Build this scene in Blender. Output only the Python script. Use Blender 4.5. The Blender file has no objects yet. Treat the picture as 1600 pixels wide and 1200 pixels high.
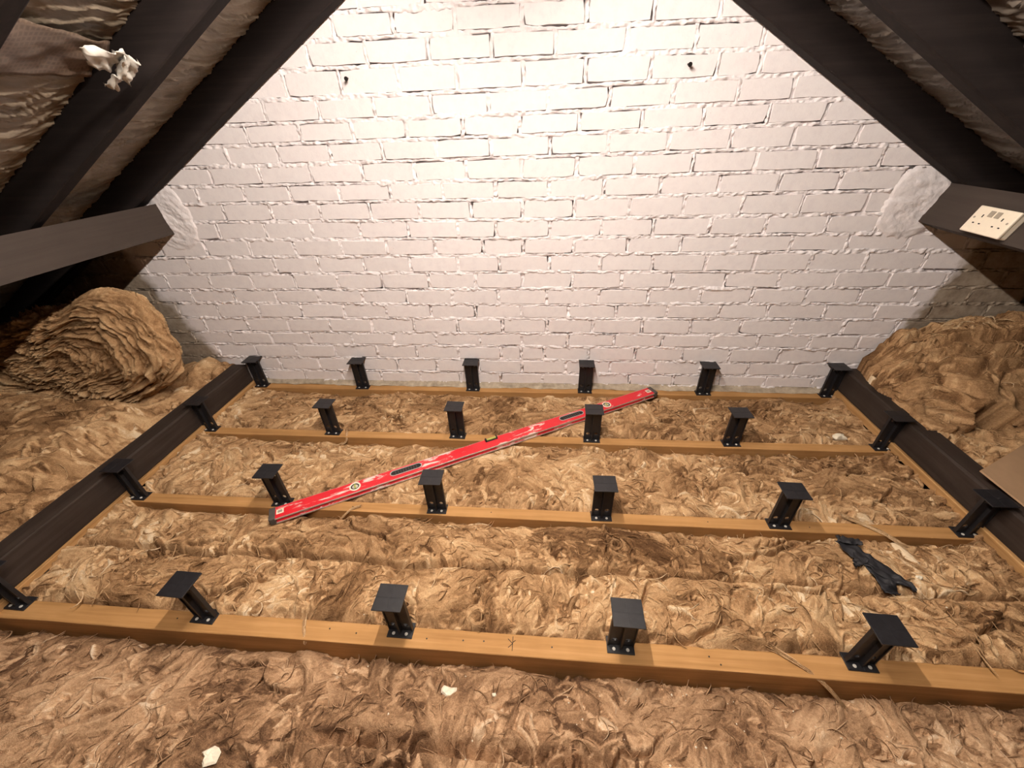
import bpy, bmesh, math, random
import numpy as np
from mathutils import Vector, Matrix

random.seed(5)
rng = np.random.default_rng(11)
scene = bpy.context.scene
COL = scene.collection

# ------------------------------------------------------------------ camera
cam_data = bpy.data.cameras.new('camera')
cam = bpy.data.objects.new('camera', cam_data)
COL.objects.link(cam)
CR = Vector((0.9963076633, 0.0796053379, -0.0321563394))
CU = Vector((-0.0168308371, 0.5483734618, 0.8360641538))
CF = Vector((-0.0841888527, 0.8324359054, -0.5476885068))
cam.matrix_world = Matrix(((CR.x, CU.x, -CF.x, 0.39936), (CR.y, CU.y, -CF.y, -0.84044),
                           (CR.z, CU.z, -CF.z, 1.24189), (0, 0, 0, 1)))
cam_data.sensor_fit = 'HORIZONTAL'
cam_data.sensor_width = 36.0
cam_data.lens = 620.109 * 36.0 / 1600.0
cam_data.clip_start = 0.02
scene.camera = cam

# ------------------------------------------------------------------ world, exposure
world = bpy.data.worlds.new('dark_loft')
scene.world = world
world.use_nodes = True
world.node_tree.nodes['Background'].inputs[0].default_value = (1.0, 0.85, 0.7, 1)
world.node_tree.nodes['Background'].inputs[1].default_value = 0.012
scene.view_settings.view_transform = 'Standard'
scene.view_settings.look = 'None'
scene.view_settings.gamma = 1.0
scene.view_settings.use_curve_mapping = False
scene.view_settings.exposure = 0.0
LAMP_STRENGTH = 475.0
LAMP_COLOR = (1.0, 0.90, 0.80)
LAMP_X, LAMP_Z, LAMP_Y0, LAMP_Y1 = 0.23, 1.86, -1.02, 0.45

# ------------------------------------------------------------------ shared measures
YW = 1.03                      # face of the brick wall
RL = (1.8135, 0.566)           # underside of the rafters, left slope  z = a + b x
RR = (2.1447, -0.583)          # right slope
RDEPTH = 0.128                 # rafter depth measured vertically


# ------------------------------------------------------------------ helpers
def link(o, parent=None):
    COL.objects.link(o)
    if parent is not None:
        o.parent = parent
    return o


def tag(o, label=None, cat=None, group=None, kind=None):
    if label: o['label'] = label
    if cat: o['category'] = cat
    if group: o['group'] = group
    if kind: o['kind'] = kind
    return o


def empty(name, loc=(0, 0, 0), rz=0.0):
    o = bpy.data.objects.new(name, None)
    o.empty_display_size = 0.05
    o.location = loc
    o.rotation_euler = (0, 0, rz)
    return link(o)


def mesh_data(name, V, F, mat, smooth=False):
    me = bpy.data.meshes.new(name)
    me.from_pydata([tuple(v) for v in V], [], [tuple(f) for f in F])
    me.validate()
    if mat: me.materials.append(mat)
    if smooth:
        me.polygons.foreach_set('use_smooth', [True] * len(me.polygons))
    me.update()
    return me


def mesh(name, V, F, mat, parent=None, smooth=False):
    return link(bpy.data.objects.new(name, mesh_data(name, V, F, mat, smooth)), parent)


def fast_mesh(name, V, F, mat, parent=None, smooth=True, attrs=None):
    V = np.ascontiguousarray(V, dtype=np.float32)
    F = np.ascontiguousarray(F, dtype=np.int32)
    n, k = F.shape
    me = bpy.data.meshes.new(name)
    me.vertices.add(len(V)); me.vertices.foreach_set('co', V.ravel())
    me.loops.add(n * k); me.loops.foreach_set('vertex_index', F.ravel())
    me.polygons.add(n)
    me.polygons.foreach_set('loop_start', np.arange(n, dtype=np.int32) * k)
    me.polygons.foreach_set('loop_total', np.full(n, k, dtype=np.int32))
    me.polygons.foreach_set('use_smooth', np.full(n, smooth, dtype=bool))
    for an, av in (attrs or {}).items():
        a = me.attributes.new(an, 'FLOAT', 'POINT')
        a.data.foreach_set('value', np.ascontiguousarray(av, dtype=np.float32).ravel())
    if mat: me.materials.append(mat)
    me.update(calc_edges=True)
    return link(bpy.data.objects.new(name, me), parent)


def grid_faces(ny, nx, mask=None):
    i = np.arange(ny * nx).reshape(ny, nx)
    F = np.stack([i[:-1, :-1], i[:-1, 1:], i[1:, 1:], i[1:, :-1]], -1).reshape(-1, 4)
    if mask is not None:
        F = F[mask.ravel()]
    return F


def compact(V, F, attrs):
    used = np.zeros(len(V), bool); used[F.ravel()] = True
    idx = np.cumsum(used) - 1
    return V[used], idx[F], {k: np.asarray(v).ravel()[used] for k, v in attrs.items()}


class Shape:
    """collects simple solids into one mesh"""
    def __init__(self): self.V = []; self.F = []

    def add(self, V, F):
        b = len(self.V); self.V += [tuple(v) for v in V]; self.F += [tuple(i + b for i in f) for f in F]; return self

    def box(self, x0, x1, y0, y1, z0, z1, ch=0.0):
        if ch <= 0:
            V = [(x, y, z) for z in (z0, z1) for y in (y0, y1) for x in (x0, x1)]
            return self.add(V, [(0, 2, 3, 1), (4, 5, 7, 6), (0, 1, 5, 4), (2, 6, 7, 3), (0, 4, 6, 2), (1, 3, 7, 5)])
        bm = bmesh.new()
        bmesh.ops.create_cube(bm, size=1)
        for v in bm.verts:
            v.co = Vector(((x0 + x1) / 2 + v.co.x * (x1 - x0), (y0 + y1) / 2 + v.co.y * (y1 - y0), (z0 + z1) / 2 + v.co.z * (z1 - z0)))
        bmesh.ops.bevel(bm, geom=bm.edges[:], offset=ch, segments=2, affect='EDGES', profile=0.5)
        bm.verts.index_update()
        self.add([v.co[:] for v in bm.verts], [[v.index for v in f.verts] for f in bm.faces])
        bm.free(); return self

    def prism(self, P, d):
        """polygon P (3D points) pushed along vector d"""
        n = len(P); d = Vector(d)
        V = [Vector(p) for p in P] + [Vector(p) + d for p in P]
        F = [tuple(range(n))[::-1], tuple(range(n, 2 * n))] + [(i, (i + 1) % n, n + (i + 1) % n, n + i) for i in range(n)]
        return self.add(V, F)

    def cyl(self, c, axis, r, h, n=16, r2=None):
        c = Vector(c); a = Vector(axis).normalized()
        u = a.orthogonal().normalized(); w = a.cross(u)
        r2 = r if r2 is None else r2
        V = [c + (u * math.cos(t) + w * math.sin(t)) * r for t in [2 * math.pi * i / n for i in range(n)]]
        V += [c + a * h + (u * math.cos(t) + w * math.sin(t)) * r2 for t in [2 * math.pi * i / n for i in range(n)]]
        F = [tuple(range(n))[::-1], tuple(range(n, 2 * n))] + [(i, (i + 1) % n, n + (i + 1) % n, n + i) for i in range(n)]
        return self.add(V, F)

    def build(self, name, mat, parent=None, smooth=False):
        return mesh(name, self.V, self.F, mat, parent, smooth)


# value noise on arrays -------------------------------------------------
def _hash(ix, iy, seed):
    h = (ix.astype(np.int64) * 374761393 + iy.astype(np.int64) * 668265263 + seed * 974711) & 0xFFFFFFFF
    h = ((h ^ (h >> 13)) * 1274126177) & 0xFFFFFFFF
    h = (h ^ (h >> 16)) & 0xFFFF
    return h.astype(np.float32) / 65535.0


def vnoise(x, y, seed=0):
    x = np.asarray(x, dtype=np.float32); y = np.asarray(y, dtype=np.float32)
    xi = np.floor(x); yi = np.floor(y); fx = x - xi; fy = y - yi
    fx = fx * fx * (3 - 2 * fx); fy = fy * fy * (3 - 2 * fy)
    a = _hash(xi, yi, seed); b = _hash(xi + 1, yi, seed); c = _hash(xi, yi + 1, seed); d = _hash(xi + 1, yi + 1, seed)
    return ((a + (b - a) * fx) * (1 - fy) + (c + (d - c) * fx) * fy) * 2 - 1


def fbm(x, y, seed=0, octs=3, gain=0.5):
    s = 0; a = 1.0; t = 0
    for o in range(octs):
        s = s + a * vnoise(x * 2 ** o + 17.3 * o, y * 2 ** o + 5.1 * o, seed + o); t += a; a *= gain
    return s / t


def sstep(a, b, x):
    t = np.clip((x - a) / (b - a), 0, 1); return t * t * (3 - 2 * t)


def blur(a, n):
    for ax in (0, 1):
        for _ in range(n):
            a = (np.roll(a, 1, ax) + a * 2 + np.roll(a, -1, ax)) / 4
    return a


def lic(ang, noise, L, step=1.0):
    """smear noise along the direction field"""
    ny, nx = noise.shape
    jj, ii = np.meshgrid(np.arange(nx, dtype=np.float32), np.arange(ny, dtype=np.float32))
    ca = np.cos(ang).astype(np.float32); sa = np.sin(ang).astype(np.float32)
    out = noise.copy(); cnt = 1
    for sg in (1, -1):
        px = jj.copy(); py = ii.copy()
        for k in range(L):
            a = np.clip(py + .5, 0, ny - 1).astype(np.int32); b = np.clip(px + .5, 0, nx - 1).astype(np.int32)
            px += sg * step * ca[a, b]; py += sg * step * sa[a, b]
            a = np.clip(py + .5, 0, ny - 1).astype(np.int32); b = np.clip(px + .5, 0, nx - 1).astype(np.int32)
            out += noise[a, b]; cnt += 1
    out /= cnt
    return (out - out.mean()) / (out.std() + 1e-6)


# ------------------------------------------------------------------ materials
class NT:
    def __init__(self, name, rough=0.9, spec=0.3):
        self.m = bpy.data.materials.new(name); self.m.use_nodes = True
        self.t = self.m.node_tree; self.b = self.t.nodes['Principled BSDF']
        self.b.inputs['Roughness'].default_value = rough
        self.b.inputs['Specular IOR Level'].default_value = spec

    def n(self, typ, **kw):
        nd = self.t.nodes.new(typ)
        for k, v in kw.items(): setattr(nd, k, v)
        return nd

    def l(self, a, b): self.t.links.new(a, b)

    def noise(self, vec, scale, detail=4, rough=0.6, dist=0.0):
        nd = self.n('ShaderNodeTexNoise')
        nd.inputs['Scale'].default_value = scale; nd.inputs['Detail'].default_value = detail
        nd.inputs['Roughness'].default_value = rough; nd.inputs['Distortion'].default_value = dist
        if vec is not None: self.l(vec, nd.inputs['Vector'])
        return nd.outputs['Fac']

    def coord(self, scale=(1, 1, 1), kind='Object'):
        tc = self.n('ShaderNodeTexCoord'); mp = self.n('ShaderNodeMapping')
        mp.inputs['Scale'].default_value = scale
        self.l(tc.outputs[kind], mp.inputs['Vector']); return mp.outputs['Vector']

    def pos(self, scale=(1, 1, 1)):
        g = self.n('ShaderNodeNewGeometry'); mp = self.n('ShaderNodeMapping')
        mp.inputs['Scale'].default_value = scale
        self.l(g.outputs['Position'], mp.inputs['Vector']); return mp.outputs['Vector']

    def ramp(self, fac, stops, interp='LINEAR'):
        r = self.n('ShaderNodeValToRGB'); r.color_ramp.interpolation = interp
        e = r.color_ramp.elements
        while len(e) < len(stops): e.new(0.5)
        for i, (p, c) in enumerate(stops):
            e[i].position = p; e[i].color = (*c, 1) if len(c) == 3 else c
        self.l(fac, r.inputs['Fac']); return r.outputs['Color']

    def math(self, op, a, b=None, clamp=False):
        m = self.n('ShaderNodeMath', operation=op); m.use_clamp = clamp
        for i, v in enumerate((a, b)):
            if v is None: continue
            if isinstance(v, (int, float)): m.inputs[i].default_value = v
            else: self.l(v, m.inputs[i])
        return m.outputs[0]

    def mix(self, fac, a, b):
        m = self.n('ShaderNodeMix', data_type='RGBA')
        if isinstance(fac, (int, float)): m.inputs['Factor'].default_value = fac
        else: self.l(fac, m.inputs['Factor'])
        for s, v in (('A', a), ('B', b)):
            i = [q for q in m.inputs if q.name == s and q.type == 'RGBA'][0]
            if isinstance(v, tuple): i.default_value = (*v, 1)
            else: self.l(v, i)
        return [q for q in m.outputs if q.type == 'RGBA'][0]

    def color(self, c):
        if isinstance(c, tuple): self.b.inputs['Base Color'].default_value = (*c, 1)
        else: self.l(c, self.b.inputs['Base Color'])
        return self

    def bump(self, h, strength=0.5, dist=0.002):
        b = self.n('ShaderNodeBump'); b.inputs['Strength'].default_value = strength; b.inputs['Distance'].default_value = dist
        self.l(h, b.inputs['Height']); self.l(b.outputs['Normal'], self.b.inputs['Normal']); return self


def plain(name, c, rough=0.6, spec=0.4, metal=0.0, var=0.12, scale=60, bump=0.0):
    t = NT(name, rough, spec)
    f = t.noise(t.coord(), scale, 4)
    lo = tuple(v * (1 - var) for v in c); hi = tuple(min(1, v * (1 + var)) for v in c)
    t.color(t.ramp(f, [(0.3, lo), (0.7, hi)]))
    t.b.inputs['Metallic'].default_value = metal
    if bump: t.bump(f, bump, 0.001)
    return t.m


def wood(name, dark, mid, light, axis, rough=0.8, bump=0.35, grain=1.0):
    t = NT(name, rough, 0.25)
    sc = [55 * grain] * 3; sc[axis] = 2.2
    f = t.noise(t.pos(tuple(sc)), 1.0, 6, 0.65, 0.4)
    g = t.noise(t.pos((6, 6, 6)), 1.0, 3)
    h = t.math('ADD', t.math('MULTIPLY', f, 0.7), t.math('MULTIPLY', g, 0.3))
    t.color(t.ramp(h, [(0.33, dark), (0.5, mid), (0.68, light)]))
    t.bump(f, bump, 0.0015)
    return t.m


def wall_material(name, mortar=False):
    t = NT(name, 0.75, 0.25)
    g = t.n('ShaderNodeNewGeometry'); s = t.n('ShaderNodeSeparateXYZ'); t.l(g.outputs['Position'], s.inputs[0])
    p = t.pos()
    n1 = t.noise(p, 7.0, 3); n2 = t.noise(p, 45.0, 3)
    wob = t.math('ADD', t.math('MULTIPLY', t.math('SUBTRACT', n1, 0.5), 0.16), t.math('MULTIPLY', t.math('SUBTRACT', n2, 0.5), 0.035))
    x, z = s.outputs['X'], s.outputs['Z']
    # limits of the white paint: left corner, right corner, foot of the wall
    dl = t.math('SUBTRACT', t.math('ADD', t.math('MULTIPLY', z, -0.40), -1.40), x)     # > 0 is bare on the left
    dr = t.math('SUBTRACT', x, t.math('ADD', t.math('MULTIPLY', z, 0.25), 2.00))
    db = t.math('SUBTRACT', 0.016, z)
    ml = t.math('MULTIPLY', t.math('ADD', dl, wob), 16.0, True)
    mr = t.math('MULTIPLY', t.math('ADD', dr, wob), 28.0, True)
    mb = t.math('MULTIPLY', t.math('ADD', db, t.math('MULTIPLY', wob, 0.18)), 140.0, True)
    bare = t.math('MAXIMUM', t.math('MAXIMUM', ml, mr), mb)
    f = t.noise(p, 30.0, 5, 0.65)
    paint = t.ramp(f, [(0.25, (0.79, 0.725, 0.735)), (0.5, (0.85, 0.79, 0.79)), (0.8, (0.88, 0.825, 0.82))])
    # small dark specks and brush misses in the paint
    sp = t.noise(p, 130.0, 2); spm = t.math('MULTIPLY', t.math('SUBTRACT', sp, 0.735), 14.0, True)
    paint = t.mix(t.math('MULTIPLY', spm, 0.45), paint, (0.30, 0.24, 0.21))
    old = t.ramp(t.noise(p, 18.0, 5, 0.7), [(0.3, (0.20, 0.15, 0.11)), (0.55, (0.36, 0.29, 0.22)), (0.8, (0.46, 0.38, 0.30))])
    t.color(t.mix(bare, paint, old))
    hb = t.math('ADD', t.math('MULTIPLY', t.noise(p, 38.0, 4, 0.55), 1.0), t.math('MULTIPLY', t.noise(p, 170.0, 3), 0.35))
    t.bump(hb, 0.7 if mortar else 0.3, 0.004)
    return t.m


def wool_material(name, stops):
    t = NT(name, 1.0, 0.05)
    a = t.n('ShaderNodeAttribute', attribute_name='tone')
    p = t.pos()
    f = t.noise(p, 330.0, 3, 0.7, 1.5)

    def strands(scale, dist, width, off):
        mp = t.n('ShaderNodeMapping'); mp.inputs['Location'].default_value = (off, off * 1.7, off * .6); t.l(p, mp.inputs['Vector'])
        nz = t.noise(mp.outputs['Vector'], scale, 1, 0.4, dist)
        return t.math('SUBTRACT', 1.0, t.math('MULTIPLY', t.math('ABSOLUTE', t.math('SUBTRACT', nz, 0.5)), 1.0 / width), True)
    s1 = strands(38.0, 1.6, 0.045, 1.3); s2 = strands(75.0, 1.8, 0.06, 5.1); s3 = strands(55.0, 1.2, 0.035, 9.7)
    fib = t.math('MAXIMUM', t.math('MAXIMUM', s1, s2), s3)
    gap = strands(46.0, 1.9, 0.030, 14.2)
    v = t.math('ADD', a.outputs['Fac'], t.math('MULTIPLY', t.math('SUBTRACT', f, 0.5), 0.42))
    v = t.math('ADD', v, t.math('MULTIPLY', t.math('SUBTRACT', fib, 0.15), 0.17))
    t.color(t.ramp(v, stops))
    hb = t.math('ADD', t.math('MULTIPLY', fib, 0.5), t.math('MULTIPLY', t.noise(p, 420.0, 3, 0.7, 2.2), 0.5))
    hb = t.math('SUBTRACT', t.math('ADD', hb, t.math('MULTIPLY', t.noise(p, 120.0, 3, 0.6, 2.5), 0.9)), t.math('MULTIPLY', gap, 0.5))
    t.bump(hb, 0.7, 0.0026)
    return t.m


M = {}
M['wall'] = wall_material('painted_brick')
M['mortar'] = wall_material('painted_mortar', True)
M['redbrick'] = plain('bare_red_brick', (0.10, 0.032, 0.022), 0.9, 0.2, 0, 0.3, 40, 0.5)
M['pine_x'] = wood('pine_joist', (0.31, 0.155, 0.054), (0.41, 0.215, 0.078), (0.50, 0.275, 0.110), 0, 0.8, 0.2)
M['pine_y'] = wood('pine_batten', (0.26, 0.13, 0.045), (0.42, 0.23, 0.09), (0.52, 0.30, 0.13), 1)
M['beam'] = wood('dark_stained_beam', (0.020, 0.013, 0.010), (0.030, 0.020, 0.0155), (0.044, 0.031, 0.025), 1, 0.7, 0.25)
M['purlin'] = wood('grey_brown_purlin', (0.040, 0.029, 0.024), (0.047, 0.035, 0.029), (0.054, 0.041, 0.034), 1, 0.75, 0.2)
M['rafter'] = wood('dark_rafter', (0.009, 0.0055, 0.005), (0.0135, 0.0088, 0.008), (0.022, 0.015, 0.013), 0, 0.9, 0.2)
M['black'] = plain('black_plastic', (0.014, 0.013, 0.015), 0.42, 0.45, 0, 0.2, 90, 0.08)
M['zinc'] = plain('zinc_screw', (0.74, 0.70, 0.64), 0.45, 0.5, 0.35, 0.1)
M['alu'] = plain('brushed_aluminium', (0.62, 0.56, 0.53), 0.4, 0.5, 0.6, 0.15, 120)
M['capgrey'] = plain('grey_rubber_cap', (0.075, 0.062, 0.055), 0.6, 0.4)
M['rubber'] = plain('black_rubber', (0.010, 0.009, 0.009), 0.5, 0.4, 0, 0.3, 200)
M['vialgreen'] = plain('yellow_green_vial', (0.42, 0.45, 0.12), 0.15, 0.6)
M['clear'] = plain('pale_vial_lens', (0.50, 0.46, 0.38), 0.12, 0.6, 0, 0.15)
M['white'] = plain('cream_white_plastic', (0.80, 0.70, 0.56), 0.4, 0.5, 0, 0.03)
M['grey'] = plain('grey_print', (0.33, 0.28, 0.22), 0.6, 0.3)
M['slot'] = plain('dark_slot', (0.012, 0.010, 0.009), 0.8, 0.1)
M['card'] = plain('brown_cardboard', (0.44, 0.28, 0.165), 0.9, 0.1, 0, 0.07, 12, 0.1)
M['cloth'] = plain('black_cloth_tape', (0.020, 0.019, 0.022), 0.65, 0.35, 0, 0.3, 30, 0.3)
M['plaster'] = plain('white_plaster', (0.74, 0.66, 0.52), 0.95, 0.1, 0, 0.12, 50, 0.5)
M['pencil'] = plain('pencil_line', (0.05, 0.035, 0.025), 0.8, 0.2)
M['iron'] = plain('dark_iron_nail', (0.03, 0.025, 0.022), 0.5, 0.5, 0.5)
M['gypsum'] = plain('ceiling_board_back', (0.25, 0.20, 0.16), 0.95, 0.1)
M['foil'] = plain('pale_torn_membrane', (0.50, 0.47, 0.42), 0.35, 0.5, 0, 0.25, 35, 0.3)
M['cement'] = plain('cement_fillet', (0.40, 0.33, 0.25), 0.95, 0.1, 0, 0.3, 30, 0.6)

# red painted level body with scuffs of bare white metal
t = NT('scuffed_red_paint', 0.38, 0.5)
p = t.coord()
f = t.noise(t.coord((5, 22, 22)), 1.6, 6, 0.72, 0.6)
f2 = t.noise(p, 9.0, 2)
sc = t.math('MULTIPLY', t.math('SUBTRACT', t.math('ADD', f, t.math('MULTIPLY', t.math('SUBTRACT', f2, 0.5), 0.55)), 0.565), 16.0, True)
t.color(t.mix(sc, (0.62, 0.018, 0.028), (0.72, 0.58, 0.52)))
M['red'] = t.m

# bituminous felt
t = NT('bitumen_felt', 0.42, 0.5)
p = t.pos()
f = t.noise(t.pos((14, 3, 14)), 1.0, 5, 0.7)
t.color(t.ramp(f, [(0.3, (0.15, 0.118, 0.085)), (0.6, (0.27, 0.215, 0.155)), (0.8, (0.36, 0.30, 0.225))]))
t.bump(t.noise(t.pos((220, 40, 220)), 1.0, 3), 0.4, 0.0015)
M['felt'] = t.m

t = NT('grey_bitumen_felt', 0.45, 0.5)
f = t.noise(t.pos((14, 3, 14)), 1.0, 5, 0.7)
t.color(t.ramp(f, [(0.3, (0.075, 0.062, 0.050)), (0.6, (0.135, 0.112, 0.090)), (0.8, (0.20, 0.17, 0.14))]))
t.bump(t.noise(t.pos((220, 40, 220)), 1.0, 3), 0.4, 0.0015)
M['felt2'] = t.m

# net-reinforced brown patch sheet
t = NT('net_patch_sheet', 0.3, 0.5)
w1 = t.n('ShaderNodeTexWave'); w1.inputs['Scale'].default_value = 26
t.l(t.pos((0, 1, 0)), w1.inputs['Vector']); w1.bands_direction = 'Y'
w2 = t.n('ShaderNodeTexWave'); w2.inputs['Scale'].default_value = 26; w2.bands_direction = 'X'
t.l(t.pos((1, 0, 0)), w2.inputs['Vector'])
mx = t.math('MAXIMUM', w1.outputs['Fac'], w2.outputs['Fac'])
t.color(t.ramp(mx, [(0.4, (0.13, 0.088, 0.062)), (1.0, (0.19, 0.135, 0.10))]))
M['net'] = t.m

WOOL_A = [(0.0, (0.105, 0.052, 0.024)), (0.3, (0.27, 0.148, 0.070)), (0.58, (0.50, 0.300, 0.152)), (0.82, (0.68, 0.455, 0.250)), (1.0, (0.82, 0.64, 0.43))]
WOOL_B = [(0.0, (0.11, 0.058, 0.032)), (0.3, (0.285, 0.162, 0.088)), (0.58, (0.51, 0.315, 0.180)), (0.82, (0.66, 0.445, 0.275)), (1.0, (0.80, 0.62, 0.44))]
M['wool'] = wool_material('mineral_wool', WOOL_A)
M['wool2'] = wool_material('pinkish_mineral_wool', WOOL_B)

t = NT('lit_tube', 0.5, 0.2)
t.color((0.8, 0.8, 0.8))
t.b.inputs['Emission Color'].default_value = (*LAMP_COLOR, 1)
t.b.inputs['Emission Strength'].default_value = LAMP_STRENGTH
M['tube'] = t.m

# ------------------------------------------------------------------ brick gable wall
BED = [.0116, .0855, .1685, .2514, .3277, .4102, .4833, .5667, .6499, .7302, .8052, .8846, .9677, 1.0433, 1.1264, 1.2021, 1.2752, 1.3525, 1.4428, 1.523, 1.5985, 1.679, 1.758, 1.838, 1.918, 1.998, 2.075]
BEDL = {5: .411, 6: .4967, 7: .5682, 8: .6504, 9: .7343, 10: .8168, 11: .8986, 12: .9773, 13: 1.0499}
BEDR = {0: .0175, 1: .088, 6: .490, 8: .6447, 12: .9703, 13: 1.0489, 14: 1.1284, 15: 1.2065, 16: 1.2806, 17: 1.358, 18: 1.4336, 19: 1.5135}
JOINTS = [[-1.251, -1.006, -0.776, -0.545, -0.314, -0.082, 0.148, 0.383, 0.624, 0.856, 1.088, 1.322, 1.56, 1.797],
 [-1.132, -0.893, -0.662, -0.432, -0.206, 0.027, 0.268, 0.506, 0.743, 0.982, 1.217, 1.453, 1.684],
 [-1.242, -1.001, -0.773, -0.532, -0.311, -0.076, 0.158, 0.266, 0.39, 0.623, 0.865, 1.103, 1.34, 1.581, 1.812],
 [-1.586, -1.354, -1.119, -0.89, -0.656, -0.421, -0.189, 0.044, 0.273, 0.51, 0.747, 0.991, 1.227, 1.457, 1.699, 1.924],
 [-1.479, -1.231, -0.994, -0.761, -0.527, -0.296, -0.063, 0.173, 0.401, 0.635, 0.878, 1.114, 1.352, 1.587, 1.826],
 [-1.598, -1.364, -1.129, -0.891, -0.659, -0.432, -0.193, 0.038, 0.273, 0.507, 0.741, 0.986, 1.232, 1.453, 1.711, 1.935],
 [-1.706, -1.475, -1.24, -1.004, -0.773, -0.541, -0.307, -0.074, 0.159, 0.398, 0.65, 0.885, 1.123, 1.361, 1.598, 1.834],
 [-1.574, -1.334, -1.101, -0.874, -0.647, -0.418, -0.181, 0.051, 0.281, 0.52, 0.749, 0.983, 1.222, 1.457, 1.694, 1.921],
 [-1.411, -1.182, -0.951, -0.723, -0.492, -0.26, -0.028, 0.172, 0.407, 0.644, 0.879, 1.114, 1.324, 1.559, 1.789, 2.031],
 [-1.278, -1.048, -0.818, -0.582, -0.359, -0.127, 0.1, 0.286, 0.518, 0.758, 0.989, 1.219, 1.455, 1.682, 1.924],
 [-1.173, -0.935, -0.704, -0.473, -0.243, -0.01, 0.165, 0.407, 0.635, 0.859, 1.095, 1.326, 1.571, 1.774],
 [-1.108, -0.875, -0.641, -0.405, -0.177, 0.057, 0.285, 0.512, 0.744, 0.971, 1.206, 1.442, 1.691],
 [-1.203, -0.978, -0.759, -0.527, -0.294, -0.06, 0.171, 0.401, 0.63, 0.859, 1.094, 1.328, 1.557],
 [-0.868, -0.635, -0.404, -0.174, 0.05, 0.284, 0.512, 0.744, 0.975, 1.216, 1.444, 1.681],
 [-0.756, -0.525, -0.297, -0.068, 0.162, 0.401, 0.633, 0.866, 1.1, 1.33, 1.562],
 [-0.635, -0.408, -0.18, 0.052, 0.28, 0.513, 0.753, 0.983, 1.217, 1.418],
 [-0.758, -0.53, -0.299, -0.068, 0.16, 0.39, 0.622, 0.856, 1.087, 1.279],
 [-0.643, -0.418, -0.184, 0.045, 0.297, 0.527, 0.762, 0.997, 1.145],
 [-0.52, -0.293, -0.053, 0.184, 0.416, 0.667, 0.906, 1.132],
 [-0.399, -0.173, 0.055, 0.295, 0.519, 0.75, 0.969],
 [-0.285, -0.054, 0.18, 0.41, 0.64, 0.87], [-0.17, 0.06, 0.29, 0.52, 0.75], [-0.05, 0.18, 0.41, 0.64], [0.06, 0.29, 0.52], [0.18, 0.41], [0.29]]


def bedz(k, x):
    m = BED[k]; l = BEDL.get(k, m); r_ = BEDR.get(k, m)
    return np.interp(x, [-1.9, -1.15, 0.35, 1.2, 2.6], [l, l, m, r_, r_])


def roof_lo(x):
    return min(RL[0] + RL[1] * x, RR[0] + RR[1] * x)


def clip(poly, f):
    out = []
    for i in range(len(poly)):
        a, b = poly[i], poly[(i + 1) % len(poly)]
        fa, fb = f(a), f(b)
        if fa >= 0: out.append(a)
        if (fa >= 0) != (fb >= 0):
            s = fa / (fa - fb); out.append((a[0] + (b[0] - a[0]) * s, a[1] + (b[1] - a[1]) * s))
    return out


TOPV = RDEPTH - 0.006
fl = lambda p: RL[0] + TOPV + RL[1] * p[0] - p[1]
fr = lambda p: RR[0] + TOPV + RR[1] * p[0] - p[1]

# core of the wall behind bricks and mortar
core = clip(clip([(-3.4, -0.15), (3.9, -0.15), (3.9, 2.4), (-3.4, 2.4)], fl), fr)
wall = Shape().prism([(x, YW + 0.036, z) for x, z in core], (0, 0.10, 0)).build('wall_back', M['mortar'])
tag(wall, 'white-painted brick gable wall with bare beige lower corners', None, None, 'structure')

SLITS = [(-0.955, -0.885, 8), (-0.80, -0.70, 7), (1.80, 1.90, 13), (-1.26, -1.20, 10), (1.80, 1.92, 4), (2.06, 2.22, 8),
         (1.38, 1.47, 7), (-0.75, -0.69, 12), (1.60, 1.72, 5), (0.43, 0.53, 4), (0.69, 0.76, 4), (-0.30, -0.22, 7), (0.16, 0.24, 3)]


def wall_relief(x, z):
    n = fbm(x * 75, z * 75, 3, 3, 0.6); n2 = vnoise(x * 9, z * 11, 9); n3 = vnoise(x * 190, z * 190, 21)
    rag = vnoise(x * 33, z * 33, 31)
    return 0.0012 - 0.0080 * n - 0.0036 * n2 - 0.0024 * n3 - 0.0030 * rag


mv, mf = [], []
base = 0
for k in range(len(BED) - 1):
    xs = np.arange(-2.35, 2.95, 0.0052)
    half = 0.0088 + 0.0034 * vnoise(xs * 7, xs * 0 + k, 77) + 0.0022 * vnoise(xs * 60, xs * 0 + k, 78)
    tt = np.linspace(-1, 1, 7)
    zc = bedz(k, xs) + 0.0035 * fbm(xs * 9, xs * 0 + k * 3.1, 13, 3)
    X, T = np.meshgrid(xs, tt)
    Z = zc[None, :] + T * half[None, :] + 0.0012 * vnoise(X * 140, T * 3 + k, 41)
    dep = wall_relief(X, Z) + 0.004 * np.abs(T) ** 6
    for a, b, kk in SLITS:
        if kk == k:
            dep = dep + 0.028 * sstep(a - .01, a + .01, X) * (1 - sstep(b - .01, b + .01, X)) * sstep(.7, .2, np.abs(T))
    ok = (Z < RL[0] + TOPV + RL[1] * X) & (Z < RR[0] + TOPV + RR[1] * X)
    V = np.stack([X, YW + dep, Z], -1).reshape(-1, 3)
    okf = (ok[:-1, :-1] & ok[1:, 1:])
    F = grid_faces(len(tt), len(xs), okf)
    mv.append(V); mf.append(F + base); base += len(V)

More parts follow.
